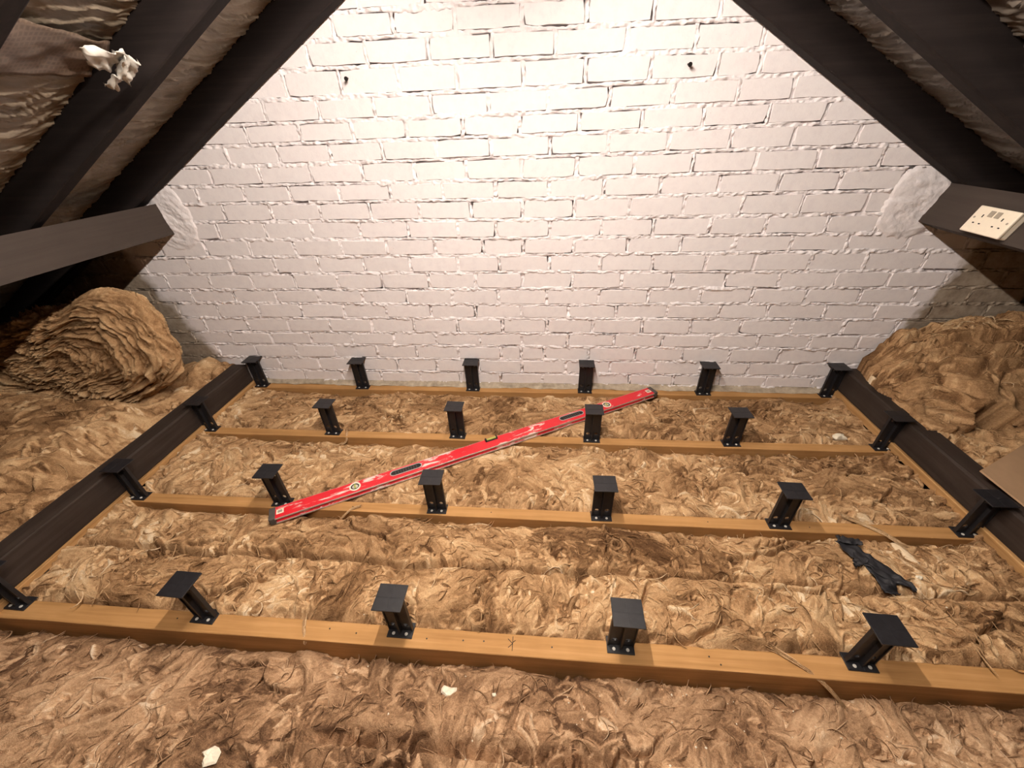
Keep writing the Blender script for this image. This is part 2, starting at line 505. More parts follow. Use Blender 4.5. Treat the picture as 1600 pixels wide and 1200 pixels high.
bricks = []
for k, js in enumerate(JOINTS):
    js = list(js)
    while js[0] > -2.2: js.insert(0, js[0] - random.uniform(.228, .238))
    while js[-1] < 2.85: js.append(js[-1] + random.uniform(.228, .238))
    for i, j in enumerate(js):
        zz = np.linspace(bedz(k, j) + .004, bedz(k + 1, j) - .004, 18)
        if zz[0] > roof_lo(j) + TOPV or j < -2.3: continue
        hw = random.uniform(.0055, .0105)
        if random.random() < 0.08: hw *= 1.7
        tt = np.linspace(-1, 1, 6); tilt = random.uniform(-.004, .004)
        T, Z = np.meshgrid(tt, zz)
        X = j + T * hw + tilt * (Z - zz.mean()) / .035 + 0.0030 * vnoise(T * 2 + i * 7, Z * 90, 8)
        deep = random.choice([0, 0, 0, .004, .004, .012]) * sstep(-.3, .6, vnoise(Z * 22, Z * 0 + i + k * 9, 15))
        V = np.stack([X, YW + wall_relief(X, Z) + 0.005 * np.abs(T) ** 4 + deep * (1 - T * T), Z], -1).reshape(-1, 3)
        mv.append(V); mf.append(grid_faces(len(zz), len(tt)) + base); base += len(V)
    for a, b in zip(js[:-1], js[1:]):
        bricks.append((k, a, b))
fast_mesh('mortar', np.concatenate(mv), np.concatenate(mf), M['mortar'], wall, True)


def brick_mesh(k, a, b):
    g = 0.0048
    x0, x1 = a + g, b - g
    corners = [(x0, bedz(k, x0) + g), (x1, bedz(k, x1) + g), (x1, bedz(k + 1, x1) - g), (x0, bedz(k + 1, x0) - g)]
    if (corners[3][1] > RL[0] + TOPV + RL[1] * x0) or (corners[2][1] > RR[0] + TOPV + RR[1] * x1):
        poly = clip(clip(corners, fl), fr)
        if len(poly) < 3: return None
        jit = 0.0
    else:
        poly = []
        for i in range(4):
            p, q = corners[i], corners[(i + 1) % 4]
            n = 5 if i % 2 == 0 else 2
            for s in range(n):
                u = s / n
                px_, pz_ = p[0] + (q[0] - p[0]) * u, p[1] + (q[1] - p[1]) * u
                if s == 0:
                    ci = random.choice([0, 0, .001, .002, .004]); px_ += ci if px_ < (x0 + x1) / 2 else -ci; pz_ += ci * .8 if i < 2 else -ci * .8
                poly.append((px_, pz_))
        jit = 0.0017
    d0 = YW + random.uniform(-.0026, .0024); tx = random.uniform(-.012, .012); tz = random.uniform(-.03, .022)
    cx = (x0 + x1) / 2; cz = sum(p[1] for p in poly) / len(poly)
    out = [(p[0] + random.uniform(-jit, jit), p[1] + random.uniform(-jit, jit)) for p in poly]
    n = len(out); V = []
    for p in out: V.append((p[0], YW + 0.030, p[1]))
    e = 0.0035
    for p in out:
        x = p[0] + (e if p[0] < cx else -e) * min(1, abs(p[0] - cx) / .02); z = p[1] + (e if p[1] < cz else -e) * min(1, abs(p[1] - cz) / .01)
        V.append((x, d0 + tx * (x - cx) + tz * (z - cz), z))
    F = [(i, (i + 1) % n, n + (i + 1) % n, n + i) for i in range(n)] + [tuple(range(n, 2 * n))]
    return V, F


def brick_rank(bk):
    k, a, b = bk
    m = (a + b) / 2
    return abs(m - 0.30) + (0.0 if BED[k] < roof_lo(m) else 5)


made = []
rest = Shape()
for bk in sorted(bricks, key=brick_rank):
    k, a, b = bk
    if b < -2.25 or a > 2.85 or (BED[k] > max(roof_lo(a), roof_lo(b)) + TOPV - .01): continue
    r_ = brick_mesh(*bk)
    if r_ is None: continue
    if len(made) < 300:
        red = k == 2 and -1.72 < (a + b) / 2 < -1.50
        made.append(mesh('brick', r_[0], r_[1], M['redbrick'] if red else M['wall'], wall))
    else:
        rest.add(*r_)
if rest.V:
    tag(rest.build('bricks_beyond', M['wall'], wall), None, None, None, 'stuff')
print('bricks', len(made), len(rest.F))


# plaster daubed round the purlin ends
def daub(outline, seed):
    P = np.array(outline); c0 = P.mean(0)
    n = 90; th = np.linspace(0, 2 * np.pi, n, endpoint=False)
    pa = np.arctan2(P[:, 1] - c0[1], P[:, 0] - c0[0]); pr = np.hypot(P[:, 0] - c0[0], P[:, 1] - c0[1]); o = np.argsort(pa)
    r = np.interp(th, np.r_[pa[o] - 2 * np.pi, pa[o], pa[o] + 2 * np.pi], np.r_[pr[o], pr[o], pr[o]])
    r = r * (1 + 0.05 * vnoise(np.cos(th) * 9, np.sin(th) * 9, seed))
    rho = np.linspace(0, 1, 40)
    R, T = np.meshgrid(rho, np.arange(n), indexing='ij')
    X = c0[0] + R * r[T] * np.cos(th[T]); Z = c0[1] + R * r[T] * np.sin(th[T])
    h = 0.009 * (1 - R ** 6) + 0.006 * (fbm(X * 28 + Z * 14, Z * 40, seed, 4, 0.6)) * (1 - R ** 8) - 0.004 * sstep(.85, 1, R)
    V = np.stack([X, YW - h, Z], -1).reshape(-1, 3)
    i = np.arange(40 * n).reshape(40, n)
    F = np.stack([i[:-1], np.roll(i[:-1], -1, 1), np.roll(i[1:], -1, 1), i[1:]], -1).reshape(-1, 4)
    return fast_mesh('plaster_patch', V, F, M['mortar'], wall, True)


daub([(-1.326, 1.058), (-1.285, .991), (-1.276, .907), (-1.30, .80), (-1.36, .765), (-1.46, .77), (-1.46, .99), (-1.40, 1.05)], 5)
daub([(1.905, 1.047), (1.80, 1.045), (1.765, .941), (1.77, .83), (1.83, .785), (1.95, .79), (2.0, .9), (1.98, 1.0)], 8)
# cement fillet where the wall meets the last joist
xs = np.arange(-1.4, 2.0, 0.012); tt = np.linspace(0, 1, 5)
X, T = np.meshgrid(xs, tt)
V = np.stack([X, YW + 0.004 - 0.030 * (1 - T) - 0.006 * vnoise(X * 14, T * 4, 5), 0.002 + T * 0.022 + 0.004 * fbm(X * 30, T * 3, 6, 3)], -1).reshape(-1, 3)
fast_mesh('cement_fillet', V, grid_faces(5, len(xs)), M['cement'], wall, True)

for (x, z), lab in (((-0.381, 1.410), 'rusty nail stub in upper left of white brick wall'), ((0.891, 1.402), 'rusty nail stub in upper right of white brick wall')):
    r_ = empty('wall_nail', (x, YW, z)); tag(r_, lab, 'nail', 'nails in the brick wall')
    Shape().cyl((0, .004, 0), (0.1, -1, -0.15), .0032, .024, 8).build('shank', M['iron'], r_)
    Shape().cyl((.002, -.019, -.003), (0.1, -1, -0.15), .0075, .003, 10).build('head', M['iron'], r_)

# ------------------------------------------------------------------ floor and roof lining
tag(Shape().box(-3.3, 3.8, -2.4, YW + .03, -0.18, -0.15).build('floor', M['gypsum']), 'back of the ceiling boards below the joists', None, None, 'structure')


def felt(name, side):
    a, b = (RL if side < 0 else RR)
    n = np.array([-b, 0, 1.0]) / math.hypot(1, b)
    xr = 0.288
    xe = -2.95 if side < 0 else 3.35
    ns = 820
    s = np.concatenate([np.linspace(0, .28, 60, endpoint=False), np.linspace(.28, .93, 730, endpoint=False), np.linspace(.93, 1, 30)])
    yy = np.concatenate([np.linspace(-2.2, -0.02, 30), np.linspace(0, YW + .02, 80)])
    X, Y = np.meshgrid(xe + (xr - xe) * s, yy)
    L = (X - xe) * math.hypot(1, b) * (1 if side < 0 else -1)
    wv = L * 46 + 4.5 * fbm(L * 3, Y * 4, 11, 3) + 2.0 * Y * np.sin(L * 3) + 9.0 * (Y - .5) * np.sin(L * 1.7 + 2.0)
    rid = 1 - np.abs(vnoise(wv, Y * 3.2, 4)); rid2 = 1 - np.abs(vnoise(wv * 1.9 + 9, Y * 5, 14))
    h = 0.016 * rid ** 4 + 0.012 * rid2 ** 4 + 0.012 * fbm(L * 2.5, Y * 3, 23, 2)
    bay = (Y - 0.11) / 0.44; bay = bay - np.floor(bay)
    sag = 0.016 * np.sin(np.pi * bay)
    d = -(h * (.22 + .78 * np.sin(np.pi * np.clip(bay, .05, .95))) + sag) + 0.008
    V = np.stack([X + n[0] * d, Y, a + RDEPTH + b * X + n[2] * d], -1).reshape(-1, 3)
    F = grid_faces(len(yy), ns)
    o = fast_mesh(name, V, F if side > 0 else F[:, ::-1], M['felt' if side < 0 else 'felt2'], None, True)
    return tag(o, 'wrinkled %s roofing felt sagging between rafters on %s slope' % (('brown', 'left') if side < 0 else ('grey-brown', 'right')), None, None, 'structure')


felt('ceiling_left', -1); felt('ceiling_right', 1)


# ------------------------------------------------------------------ long timbers
def timber(name, prof, p0, p1, nseg, mat, jit=0.0015, parent=None, seed=1):
    """prof: list of (u,w) offsets as 3D vectors added to the axis points"""
    p0 = Vector(p0); p1 = Vector(p1); n = len(prof); V = []; F = []
    R_ = random.Random(seed)
    off = [0.0] * n
    for s in range(nseg + 1):
        c = p0.lerp(p1, s / nseg)
        for i, q in enumerate(prof):
            off[i] = 0.7 * off[i] + R_.uniform(-jit, jit)
            qv = Vector(q); ln = qv.length or 1
            V.append(c + qv * (1 + off[i] / ln))
    for s in range(nseg):
        for i in range(n):
            j = (i + 1) % n
            F.append((s * n + i, s * n + j, (s + 1) * n + j, (s + 1) * n + i))
    F.append(tuple(range(n))[::-1]); F.append(tuple(nseg * n + i for i in range(n)))
    o = mesh(name, V, F, mat, parent)
    bm = bmesh.new(); bm.from_mesh(o.data); bmesh.ops.recalc_face_normals(bm, faces=bm.faces[:]); bm.to_mesh(o.data); bm.free()
    return o


def cham(x0, x1, z0, z1, c, make):
    return [make(*p) for p in [(x0 + c, z0), (x1 - c, z0), (x1, z0 + c), (x1, z1 - c), (x1 - c, z1), (x0 + c, z1), (x0, z1 - c), (x0, z0 + c)]]


RAFT_Y = [(.965, 1.022), (.522, .570), (.086, .132), (-.356, -.310), (-.80, -.755), (-1.24, -1.195)]
ordw = ['against the brick wall', 'second from the brick wall', 'third from the brick wall', 'fourth from the brick wall', 'fifth from the brick wall', 'sixth from the brick wall']
for side, (a, b) in ((-1, RL), (1, RR)):
    for i, (y0, y1) in enumerate(RAFT_Y):
        xe = -2.9 if side < 0 else 3.3; xr = 0.288 - 0.012 if side < 0 else 0.288 + 0.012
        prof = cham(-(y1 - y0) / 2, (y1 - y0) / 2, 0, RDEPTH + .016, 0.004, lambda u, w: (0, u, w))
        o = timber('rafter', prof, (xe, (y0 + y1) / 2, a + b * xe), (xr, (y0 + y1) / 2, a + b * xr), 40, M['rafter'], 0.0015, None, i + 7 * side + 30)
        tag(o, 'dark brown rafter on the %s roof slope, %s' % ('left' if side < 0 else 'right', ordw[i]), 'rafter', 'rafters')
o = timber('ridge_board', cham(-.011, .011, 1.955, 2.15, .002, lambda u, w: (u, 0, w)), (.288, -2.2, 0), (.288, YW - .01, 0), 20, M['rafter'], .0005)
tag(o, 'dark ridge board at the top of the roof', 'ridge board')

# purlins: quad section, broad inner face
o = timber('purlin', [(-1.397, 0, .850), (-1.421, 0, .985), (-1.50, 0, .963), (-1.475, 0, .838)], (0, -2.2, 0), (0, YW - .004, 0), 30, M['purlin'], 0.0006, None, 3)
tag(o, 'grey-brown purlin beam below the left rafters', 'purlin', 'purlins')
o = timber('purlin', [(1.917, 0, .853), (1.972, 0, .994), (2.045, 0, .951), (1.990, 0, .826)], (0, -2.2, 0), (0, YW - .004, 0), 30, M['purlin'], 0.0006, None, 4)
tag(o, 'grey-brown purlin beam carrying the socket below the right rafters', 'purlin', 'purlins')

# ceiling joists
JOISTS = [(-.334, -.277, 'nearest the camera'), (.125, .172, 'second from the camera'), (.556, .601, 'third from the camera'), (.966, 1.026, 'along the foot of the brick wall')]
joist = []
for i, (y0, y1, w) in enumerate(JOISTS):
    o = timber('joist', cham(y0, y1, -.15, 0, .002, lambda u, z: (0, u, z)), (-2.3, 0, 0), (2.8, 0, 0), 60, M['pine_x'], 0.0006, None, i + 50)
    tag(o, 'orange-brown pine ceiling joist, the one %s' % w, 'joist', 'ceiling joists'); joist.append(o)

# runners over the joists
o = timber('runner_beam', cham(-1.400, -1.318, .024, .137, .006, lambda u, z: (u, 0, z)), (0, -1.2, 0), (0, YW - .035, 0), 30, M['beam'], 0.002, None, 81)
tag(o, 'dark stained runner beam along the left side of the floor', 'beam', 'runner beams')
o = timber('runner_beam', cham(1.905, 1.985, .034, .148, .006, lambda u, z: (u, 0, z)), (0, -1.2, 0), (0, YW - .012, 0), 30, M['beam'], 0.002, None, 83)
tag(o, 'dark stained runner beam along the right side of the floor', 'beam', 'runner beams')
o = timber('batten', cham(-1.392, -1.309, 0, .0235, .002, lambda u, z: (u, 0, z)), (0, -1.2, 0), (0, YW - .02, 0), 24, M['pine_y'], 0.001, None, 85)
tag(o, 'thin pale pine batten under the left runner beam', 'batten', 'battens')
o = timber('batten', cham(1.898, 1.98, 0, .0335, .002, lambda u, z: (u, 0, z)), (0, -1.2, 0), (0, YW - .02, 0), 24, M['pine_y'], 0.001, None, 86)
tag(o, 'thin pale pine batten under the right runner beam', 'batten', 'battens')

# nail heads and the pencil mark on the near joist
for x, y in [(-.23, -.298), (-.145, -.305), (.068, -.306), (.175, -.304), (.235, -.302), (.43, -.305), (.86, -.30), (.885, -.318), (-.72, -.30)]:
    Shape().cyl((x, y, -.001), (0, 0, 1), .0023, .0016, 8).build('nail_head', M['iron'], joist[0])
for x, y in [(-.35, .148), (.2, .15), (1.0, .15), (1.35, .146)]:
    Shape().cyl((x, y, -.001), (0, 0, 1), .0022, .0016, 8).build('nail_head', M['iron'], joist[1])
pm = Shape()
def stroke(x0, y0, x1, y1, w=.0009):
    d = Vector((x1 - x0, y1 - y0, 0)).normalized(); q = Vector((-d.y, d.x, 0)) * w
    a, b = Vector((x0, y0, .0004)), Vector((x1, y1, .0004))
    pm.prism([a - q, b - q, b + q, a + q], (0, 0, .0004))
stroke(.318, -.322, .318, -.284); stroke(.318, -.303, .304, -.291); stroke(.318, -.303, .306, -.314); stroke(.318, -.300, .326, -.294)
pm.build('pencil_mark', M['pencil'], joist[0])


# ------------------------------------------------------------------ black support legs
def leg_parts():
    H = 0.175; parts = []
    wb, wt, dt = .0756, .0805, .0745
    base = Shape().box(-wb / 2, wb / 2, 0, .044, 0, .004, .0008)
    for x in (-.0185, .0185): base.box(x - .0165, x + .0165, .002, .019, .004, .0055, .0005)
    parts.append(('base_plate', base, 'black'))
    # column: panel with four holes, centre rib, side lips
    colm = Shape(); y0, y1 = .0215, .0255; w = .0345

    def cell(xa, xb, za, zb, hole):
        if not hole:
            colm.box(xa, xb, y0, y1, za, zb); return
        cx, cz = (xa + xb) / 2, (za + zb) / 2; n = 12; r = .0078; V = []
        for y in (y0, y1):
            for i in range(n):
                t = 2 * math.pi * i / n; V.append((cx + r * math.cos(t), y, cz + r * math.sin(t)))
            for i in range(n):
                t = 2 * math.pi * i / n; c_, s_ = math.cos(t), math.sin(t); m = max(abs(c_), abs(s_))
                V.append((cx + (xb - xa) / 2 * c_ / m, y, cz + (zb - za) / 2 * s_ / m))
        F = []
        for i in range(n):
            j = (i + 1) % n
            F += [(i, n + i, n + j, j), (2 * n + i, 2 * n + j, 3 * n + j, 3 * n + i), (i, j, 2 * n + j, 2 * n + i)]
        colm.add(V, F)
    for xa, xb in ((-w, -.003), (.003, w)):
        cell(xa, xb, .004, .026, False); cell(xa, xb, .026, .046, True); cell(xa, xb, .046, .146, False)
        cell(xa, xb, .146, .164, True); cell(xa, xb, .164, H - .003, False)
    colm.box(-.003, .003, .010, .030, .004, H - .003)
    for s in (-1, 1): colm.box(s * w - .0015, s * w + .0015, .0185, .029, .004, H - .003)
    parts.append(('column', colm, 'black'))
    top = Shape().box(-wt / 2, wt / 2, .025 - dt / 2, .025 + dt / 2, H - .004, H, .0009)
    top.box(-.0012, .0012, .025 - dt / 2 + .004, .025 + dt / 2 - .004, H, H + .0005)
    top.box(-wt / 2 + .004, wt / 2 - .004, .024, .026, H, H + .0004)
    parts.append(('top_plate', top, 'black'))
    for x in (-.019, .019):
        parts.append(('screw', Shape().cyl((x, .0105, .005), (0, 0, 1), .0050, .002, 12, .0042), 'zinc'))
    return parts


LEGP = [(n, mesh_data(n, s.V, s.F, M[m])) for n, s, m in leg_parts()]
LEGS = {'A': (-.3106, [-1.275, -.634, -.013, .621, 1.251], 'nearest joist'),
        'B': (.1307, [-1.270, -.643, -.010, .615, 1.245, 1.865], 'second joist from the camera'),
        'C': (.5646, [-1.282, -.636, -.015, .616, 1.239, 1.872], 'third joist from the camera'),
        'D': (.9658, [-1.262, -.647, -.006, .614, 1.240, 1.866], 'joist by the brick wall')}
names = ['first', 'second', 'third', 'fourth', 'fifth', 'sixth']
R_ = random.Random(4)
for key, (y, xs, w) in LEGS.items():
    for i, x in enumerate(xs):
        e_ = empty('support_leg', (x, y, 0), R_.uniform(-.03, .03))
        tag(e_, 'black plastic support leg on the %s, %s from left' % (w, names[i]), 'support leg', 'floor support legs')
        for n, d in LEGP:
            link(bpy.data.objects.new(n, d), e_)

# ------------------------------------------------------------------ mineral wool
LV0, LV1 = Vector((-.6405, .0675, 0)), Vector((.9785, .972, 0))   # spirit level axis
LVD = (LV1 - LV0).normalized()
WOOL = []


def level_dist(X, Y):
    dx, dy = X - LV0.x, Y - LV0.y
    s = dx * LVD.x + dy * LVD.y; t_ = np.abs(-dx * LVD.y + dy * LVD.x)
    ov = np.maximum(0, np.maximum(-s, s - (LV1 - LV0).length))
    return np.hypot(ov, t_)


def make_wool(name, label, x0, x1, y0, y1, res, env, seed, mat, dens=1.0, flow_amp=2.2, flow_base=0.0, tone0=0.5,
              hscale=1.0, aspect=1.0, strands=0, floor_z=-.12, press=True, fine=1.0, group='mineral wool batts', cut=True, lip=None, tears=9.0):
    g = np.random.default_rng(seed)
    nx = int((x1 - x0) / res) + 1; ny = int((y1 - y0) / (res * aspect)) + 1
    xs = np.linspace(x0, x1, nx); ys = np.linspace(y0, y1, ny)
    X, Y = np.meshgrid(xs, ys); X = X.astype(np.float32); Y = Y.astype(np.float32)
    E = env(X, Y).astype(np.float32)
    H = E - 0.022 * hscale + 0.004 * fbm(X * 12, Y * 12, seed, 2).astype(np.float32)
    ang = (flow_base + flow_amp * fbm(X * 5, Y * 6, seed + 5, 2)).astype(np.float32)
    ang0 = ang.copy()
    tone = np.zeros_like(H)
    low = 0.5 * fbm(X * 4.5, Y * 6, seed + 31, 3).astype(np.float32)
    area = (x1 - x0) * (y1 - y0)
    rx = (x1 - x0) / (nx - 1); ry = (y1 - y0) / (ny - 1)
    for cls, (d, l0, l1, w0, w1, h0, h1) in enumerate([(150, .06, .14, .025, .055, .014, .032), (800, .030, .075, .010, .022, .011, .024), (2700, .018, .055, .0055, .0105, .010, .022)]):
        for _ in range(int(d * dens * area)):
            cx = g.uniform(x0, x1); cy = g.uniform(y0, y1)
            l = g.uniform(l0, l1); w = g.uniform(w0, w1); h = g.uniform(h0, h1) * hscale
            R0 = l * 1.05 + w
            j0 = max(0, int((cx - R0 - x0) / rx)); j1 = min(nx, int((cx + R0 - x0) / rx) + 2)
            i0 = max(0, int((cy - R0 - y0) / ry)); i1 = min(ny, int((cy + R0 - y0) / ry) + 2)
            if j1 - j0 < 3 or i1 - i0 < 3: continue
            ic = min(ny - 1, int((cy - y0) / ry)); jc = min(nx - 1, int((cx - x0) / rx))
            a = ang0[ic, jc] + g.normal(0, (.4, .6, .95)[cls]); k = g.normal(0, (.3, .45, .6)[cls]) / l
            dx = X[i0:i1, j0:j1] - cx; dy = Y[i0:i1, j0:j1] - cy
            s = dx * math.cos(a) + dy * math.sin(a); t_ = -dx * math.sin(a) + dy * math.cos(a) - k * s * s
            taper = w * (1 - 0.45 * np.abs(s) / l)
            q = (s / l) ** 2 + (t_ / taper) ** 2
            tilt = g.uniform(-.4, .6)
            cand = E[i0:i1, j0:j1] + g.uniform(-.019, .001) * hscale + h * (np.sqrt(np.clip(1 - q, 0, 1)) * (0.75 + tilt * t_ / w * .6)) - .002
            sub = H[i0:i1, j0:j1]
            m = (q < 1) & (cand > sub)
            if not m.any(): continue
            sub[m] = cand[m]
            ang[i0:i1, j0:j1][m] = (a + np.arctan(2 * k * s) + .25 * t_ / w)[m]
            tone[i0:i1, j0:j1][m] = g.normal(0, (.08, .14, .19)[cls])
    for _ in range(int(tears * area)):                      # torn slits in the batt
        L_ = g.uniform(.05, .22); a = flow_base * .3 + g.normal(0, .5); cx = g.uniform(x0, x1); cy = g.uniform(y0 + .04, y1 - .04)
        j0 = max(0, int((cx - L_ - x0) / rx)); j1 = min(nx, int((cx + L_ - x0) / rx)); i0 = max(0, int((cy - L_ - y0) / ry)); i1 = min(ny, int((cy + L_ - y0) / ry))
        if j1 - j0 < 4 or i1 - i0 < 4: continue
        dx = X[i0:i1, j0:j1] - cx; dy = Y[i0:i1, j0:j1] - cy
        s = dx * math.cos(a) + dy * math.sin(a); t_ = -dx * math.sin(a) + dy * math.cos(a)
        t_ = t_ - .35 * L_ * fbm(s / L_ * 1.6 + cx * 9, s * 0 + cy * 9, seed + 61, 3)
        along_ = np.clip(1 - (s / L_) ** 2, 0, 1)
        H[i0:i1, j0:j1] += along_ * (-.034 * np.exp(-(t_ / .0042) ** 2) + .010 * np.exp(-((t_ - .012) / .010) ** 2))
    nz = g.standard_normal(H.shape).astype(np.float32)
    f1 = lic(ang, blur(nz, 1), int(.018 / res), 1.0)
    f2 = lic(ang, blur(g.standard_normal(H.shape).astype(np.float32), 6), int(.022 / res), 1.3)
    H = H + fine * (0.0009 * f1 + 0.0013 * f2) * (1 + .5 * low)
    if press:
        dl = level_dist(X, Y)
        lim = -.003 + 1.2 * np.maximum(0, dl - .034)
        H = np.minimum(H, np.where(dl < .10, lim, 9).astype(np.float32))
    T = tone0 + tone + low * .70 + f1 * .055 + f2 * .045 - 0.08
    Yv = Y if lip is None else lip(X, Y, H)
    V = np.stack([X, Yv, H], -1).reshape(-1, 3)
    mk = None
    if cut:
        dead = H < floor_z + .02
        mk = ~(dead[:-1, :-1] & dead[1:, :-1] & dead[:-1, 1:] & dead[1:, 1:])
        if float(mk.mean()) < .3: mk = None
    F = grid_faces(ny, nx, mk)
    V, F, at = compact(V, F, {'tone': T})
    o = fast_mesh(name, V, F, mat, None, True, at)
    tag(o, label, 'insulation', group)
    W = dict(x0=x0, y0=y0, rx=rx, ry=ry, nx=nx, ny=ny, H=H, ang=ang, T=T, obj=o)
    WOOL.append(W)
    if strands: fibres(W, strands, seed + 99, mat, floor_z)
    return o


def sample(W, A, x, y):
    j = np.clip(((x - W['x0']) / W['rx'] + .5).astype(int), 0, W['nx'] - 1); i = np.clip(((y - W['y0']) / W['ry'] + .5).astype(int), 0, W['ny'] - 1)
    return A[i, j]


def wool_z(x, y):
    z = -.05
    for W in WOOL:
        if W['x0'] <= x <= W['x0'] + W['rx'] * (W['nx'] - 1) and W['y0'] <= y <= W['y0'] + W['ry'] * (W['ny'] - 1):
            z = max(z, float(sample(W, W['H'], np.array([x]), np.array([y]))[0]))
    return z


def fibres(W, n, seed, mat, floor_z):
    g = np.random.default_rng(seed)
    K = 7
    x = g.uniform(W['x0'] + .01, W['x0'] + W['rx'] * (W['nx'] - 1) - .01, n); y = g.uniform(W['y0'] + .02, W['y0'] + W['ry'] * (W['ny'] - 1) - .02, n)
    z0 = sample(W, W['H'], x, y); keep = z0 > floor_z + .05
    if W.get('press', True): keep &= level_dist(x, y) > .05
    x, y = x[keep], y[keep]; n = len(x)
    big = g.random(n) < .22
    L = np.where(big, g.uniform(.03, .075, n), g.uniform(.015, .04, n)); rad = np.where(big, g.uniform(.0012, .0026, n), g.uniform(.0006, .0013, n))
    lift = np.where(g.random(n) < .3, g.uniform(.004, .014, n), g.uniform(.0005, .005, n))
    curl = g.normal(0, 30, n); tn = np.clip(sample(W, W['T'], x, y) + g.uniform(-.02, .18, n), 0, 1)
    a = sample(W, W['ang'], x, y) + g.normal(0, .35, n)
    P = []; step = L / K
    for k in range(K + 1):
        u = k / K
        z = sample(W, W['H'], x, y)
        P.append(np.stack([x, y, z], -1))
        a = a + curl * step + .35 * np.arctan(np.sin((sample(W, W['ang'], x, y) - a) * 2)) * .5
        x = x + np.cos(a) * step; y = y + np.sin(a) * step
    P = np.stack(P, 1)                                   # n,K+1,3
    zz = P[:, :, 2]
    zm = np.maximum(zz, zz[:, :1] - .012)
    for _ in range(2): zm[:, 1:-1] = np.maximum(zm[:, 1:-1], (zm[:, :-2] + zm[:, 2:]) / 2)
    u = np.linspace(0, 1, K + 1)
    P[:, :, 2] = zm + lift[:, None] * np.sin(np.pi * np.clip(u, 0, 1))[None, :] - .0008
    if True:
        dl = level_dist(P[:, :, 0], P[:, :, 1]); P[:, :, 2] = np.where(dl < .045, np.minimum(P[:, :, 2], -.003), P[:, :, 2])
    Tn = np.gradient(P, axis=1); Tn /= np.linalg.norm(Tn, axis=2, keepdims=True) + 1e-9
    up = np.array([0, 0, 1.0]); B = np.cross(Tn, up); B /= np.linalg.norm(B, axis=2, keepdims=True) + 1e-9; N = np.cross(B, Tn)
    rr = rad[:, None] * (0.25 + 0.75 * np.sin(np.pi * np.clip(u * .9 + .08, 0, 1)))[None, :]
    ring = [P + rr[:, :, None] * (B * math.cos(t_) + N * math.sin(t_)) for t_ in (math.pi / 2, math.pi * 7 / 6, math.pi * 11 / 6)]
    V = np.stack(ring, 2).reshape(-1, 3)                 # n,K+1,3ring
    idx = np.arange(n * (K + 1) * 3).reshape(n, K + 1, 3)
    F = []
    for r_ in range(3):
        q = (r_ + 1) % 3
        F.append(np.stack([idx[:, :-1, r_], idx[:, 1:, r_], idx[:, 1:, q], idx[:, :-1, q]], -1).reshape(-1, 4))
    tv = np.repeat(np.repeat(tn[:, None], K + 1, 1)[:, :, None], 3, 2)
    o = fast_mesh('loose_fibres', V, np.concatenate(F), mat, W['obj'], True, {'tone': tv})
    tag(o, None, None, None, 'stuff')


def bay_env(yf, yb, zf, zm, zb, seed, over=.010):
    """yf/yb: front and back limits (joist sides); heights at front edge, middle, back edge"""
    def env(X, Y):
        u = (Y - yf) / (yb - yf)
        z = np.interp(u, [0, .12, .5, .85, 1.0], [zf, (zf + zm) / 2 + .006, zm, (zm + zb) / 2, zb]) + .013 * fbm(X * 5, Y * 5, seed, 3)
        z = z + (.030 * fbm(X * 7, Y * 2, seed + 11, 2) - .004) * sstep(.78, 1.0, u) + (.034 * fbm(X * 8, Y * 2, seed + 13, 2) - .010) * sstep(.16, .0, u)
        e0 = yf + over * (fbm(X * 9, X * 0 + 1, seed + 1, 3) * 1.5 - .55); e1 = yb + .010 * (fbm(X * 11, X * 0 + 2, seed + 2, 3) * 1.2 - .6)
        z = np.where((Y < e0) | (Y > e1), -.14, z)
        sd = sstep(-1.22, -1.30, X) + sstep(1.81, 1.89, X); z = z * (1 - sd) + sd * (.004 + .008 * fbm(X * 20, Y * 14, seed + 7, 2))
        zedge = np.minimum(1, np.maximum(0, (Y - e0) / .012)); z = np.where(Y >= e0, z - .016 * (1 - zedge) ** 2, z)
        zedge = np.minimum(1, np.maximum(0, (e1 - Y) / .014)); z = np.where(Y <= e1, z - .018 * (1 - zedge) ** 2, z)
        return z
    return env


def seam_y(X):
    return -.088 + .016 * fbm(X * 3, X * 0, 71, 2) + .006 * vnoise(X * 16, X * 0, 72)


def env_front(X, Y):
    z = -.062 + .055 * sstep(-.34, -.55, Y) + .022 * fbm(X * 4, Y * 5, 201, 3)
    z = z - .02 * sstep(-.37, -.34, Y)
    yc = -.552 + .02 * fbm(X * 4, X * 0, 205, 2)             # torn crease near the bottom of the view
    z = z - .060 * np.where(Y > yc, np.exp(-((Y - yc) / .030) ** 2), 0) * sstep(-.25, -.05, X) * sstep(.75, .55, X)
    e1 = -.338 + .012 * (fbm(X * 11, X * 0 + 2, 203, 3) - .3)
    return np.where(Y > e1, -.14, z)


def env_a1(X, Y):
    z = bay_env(-.277, -.06, -.004, .010, .004, 211)(X, np.minimum(Y, -.10))
    d = seam_y(X) - Y
    return np.where(d < 0, -.14, z - .012 * np.exp(-(d / .006) ** 2))


def env_a2(X, Y):
    z = bay_env(-.12, .125, .0, .006, -.030, 221)(X, np.maximum(Y, -.075))
    d = Y - seam_y(X) - .002
    return np.where(d < 0, -.14, z - .048 * np.exp(-(d / .011) ** 2))


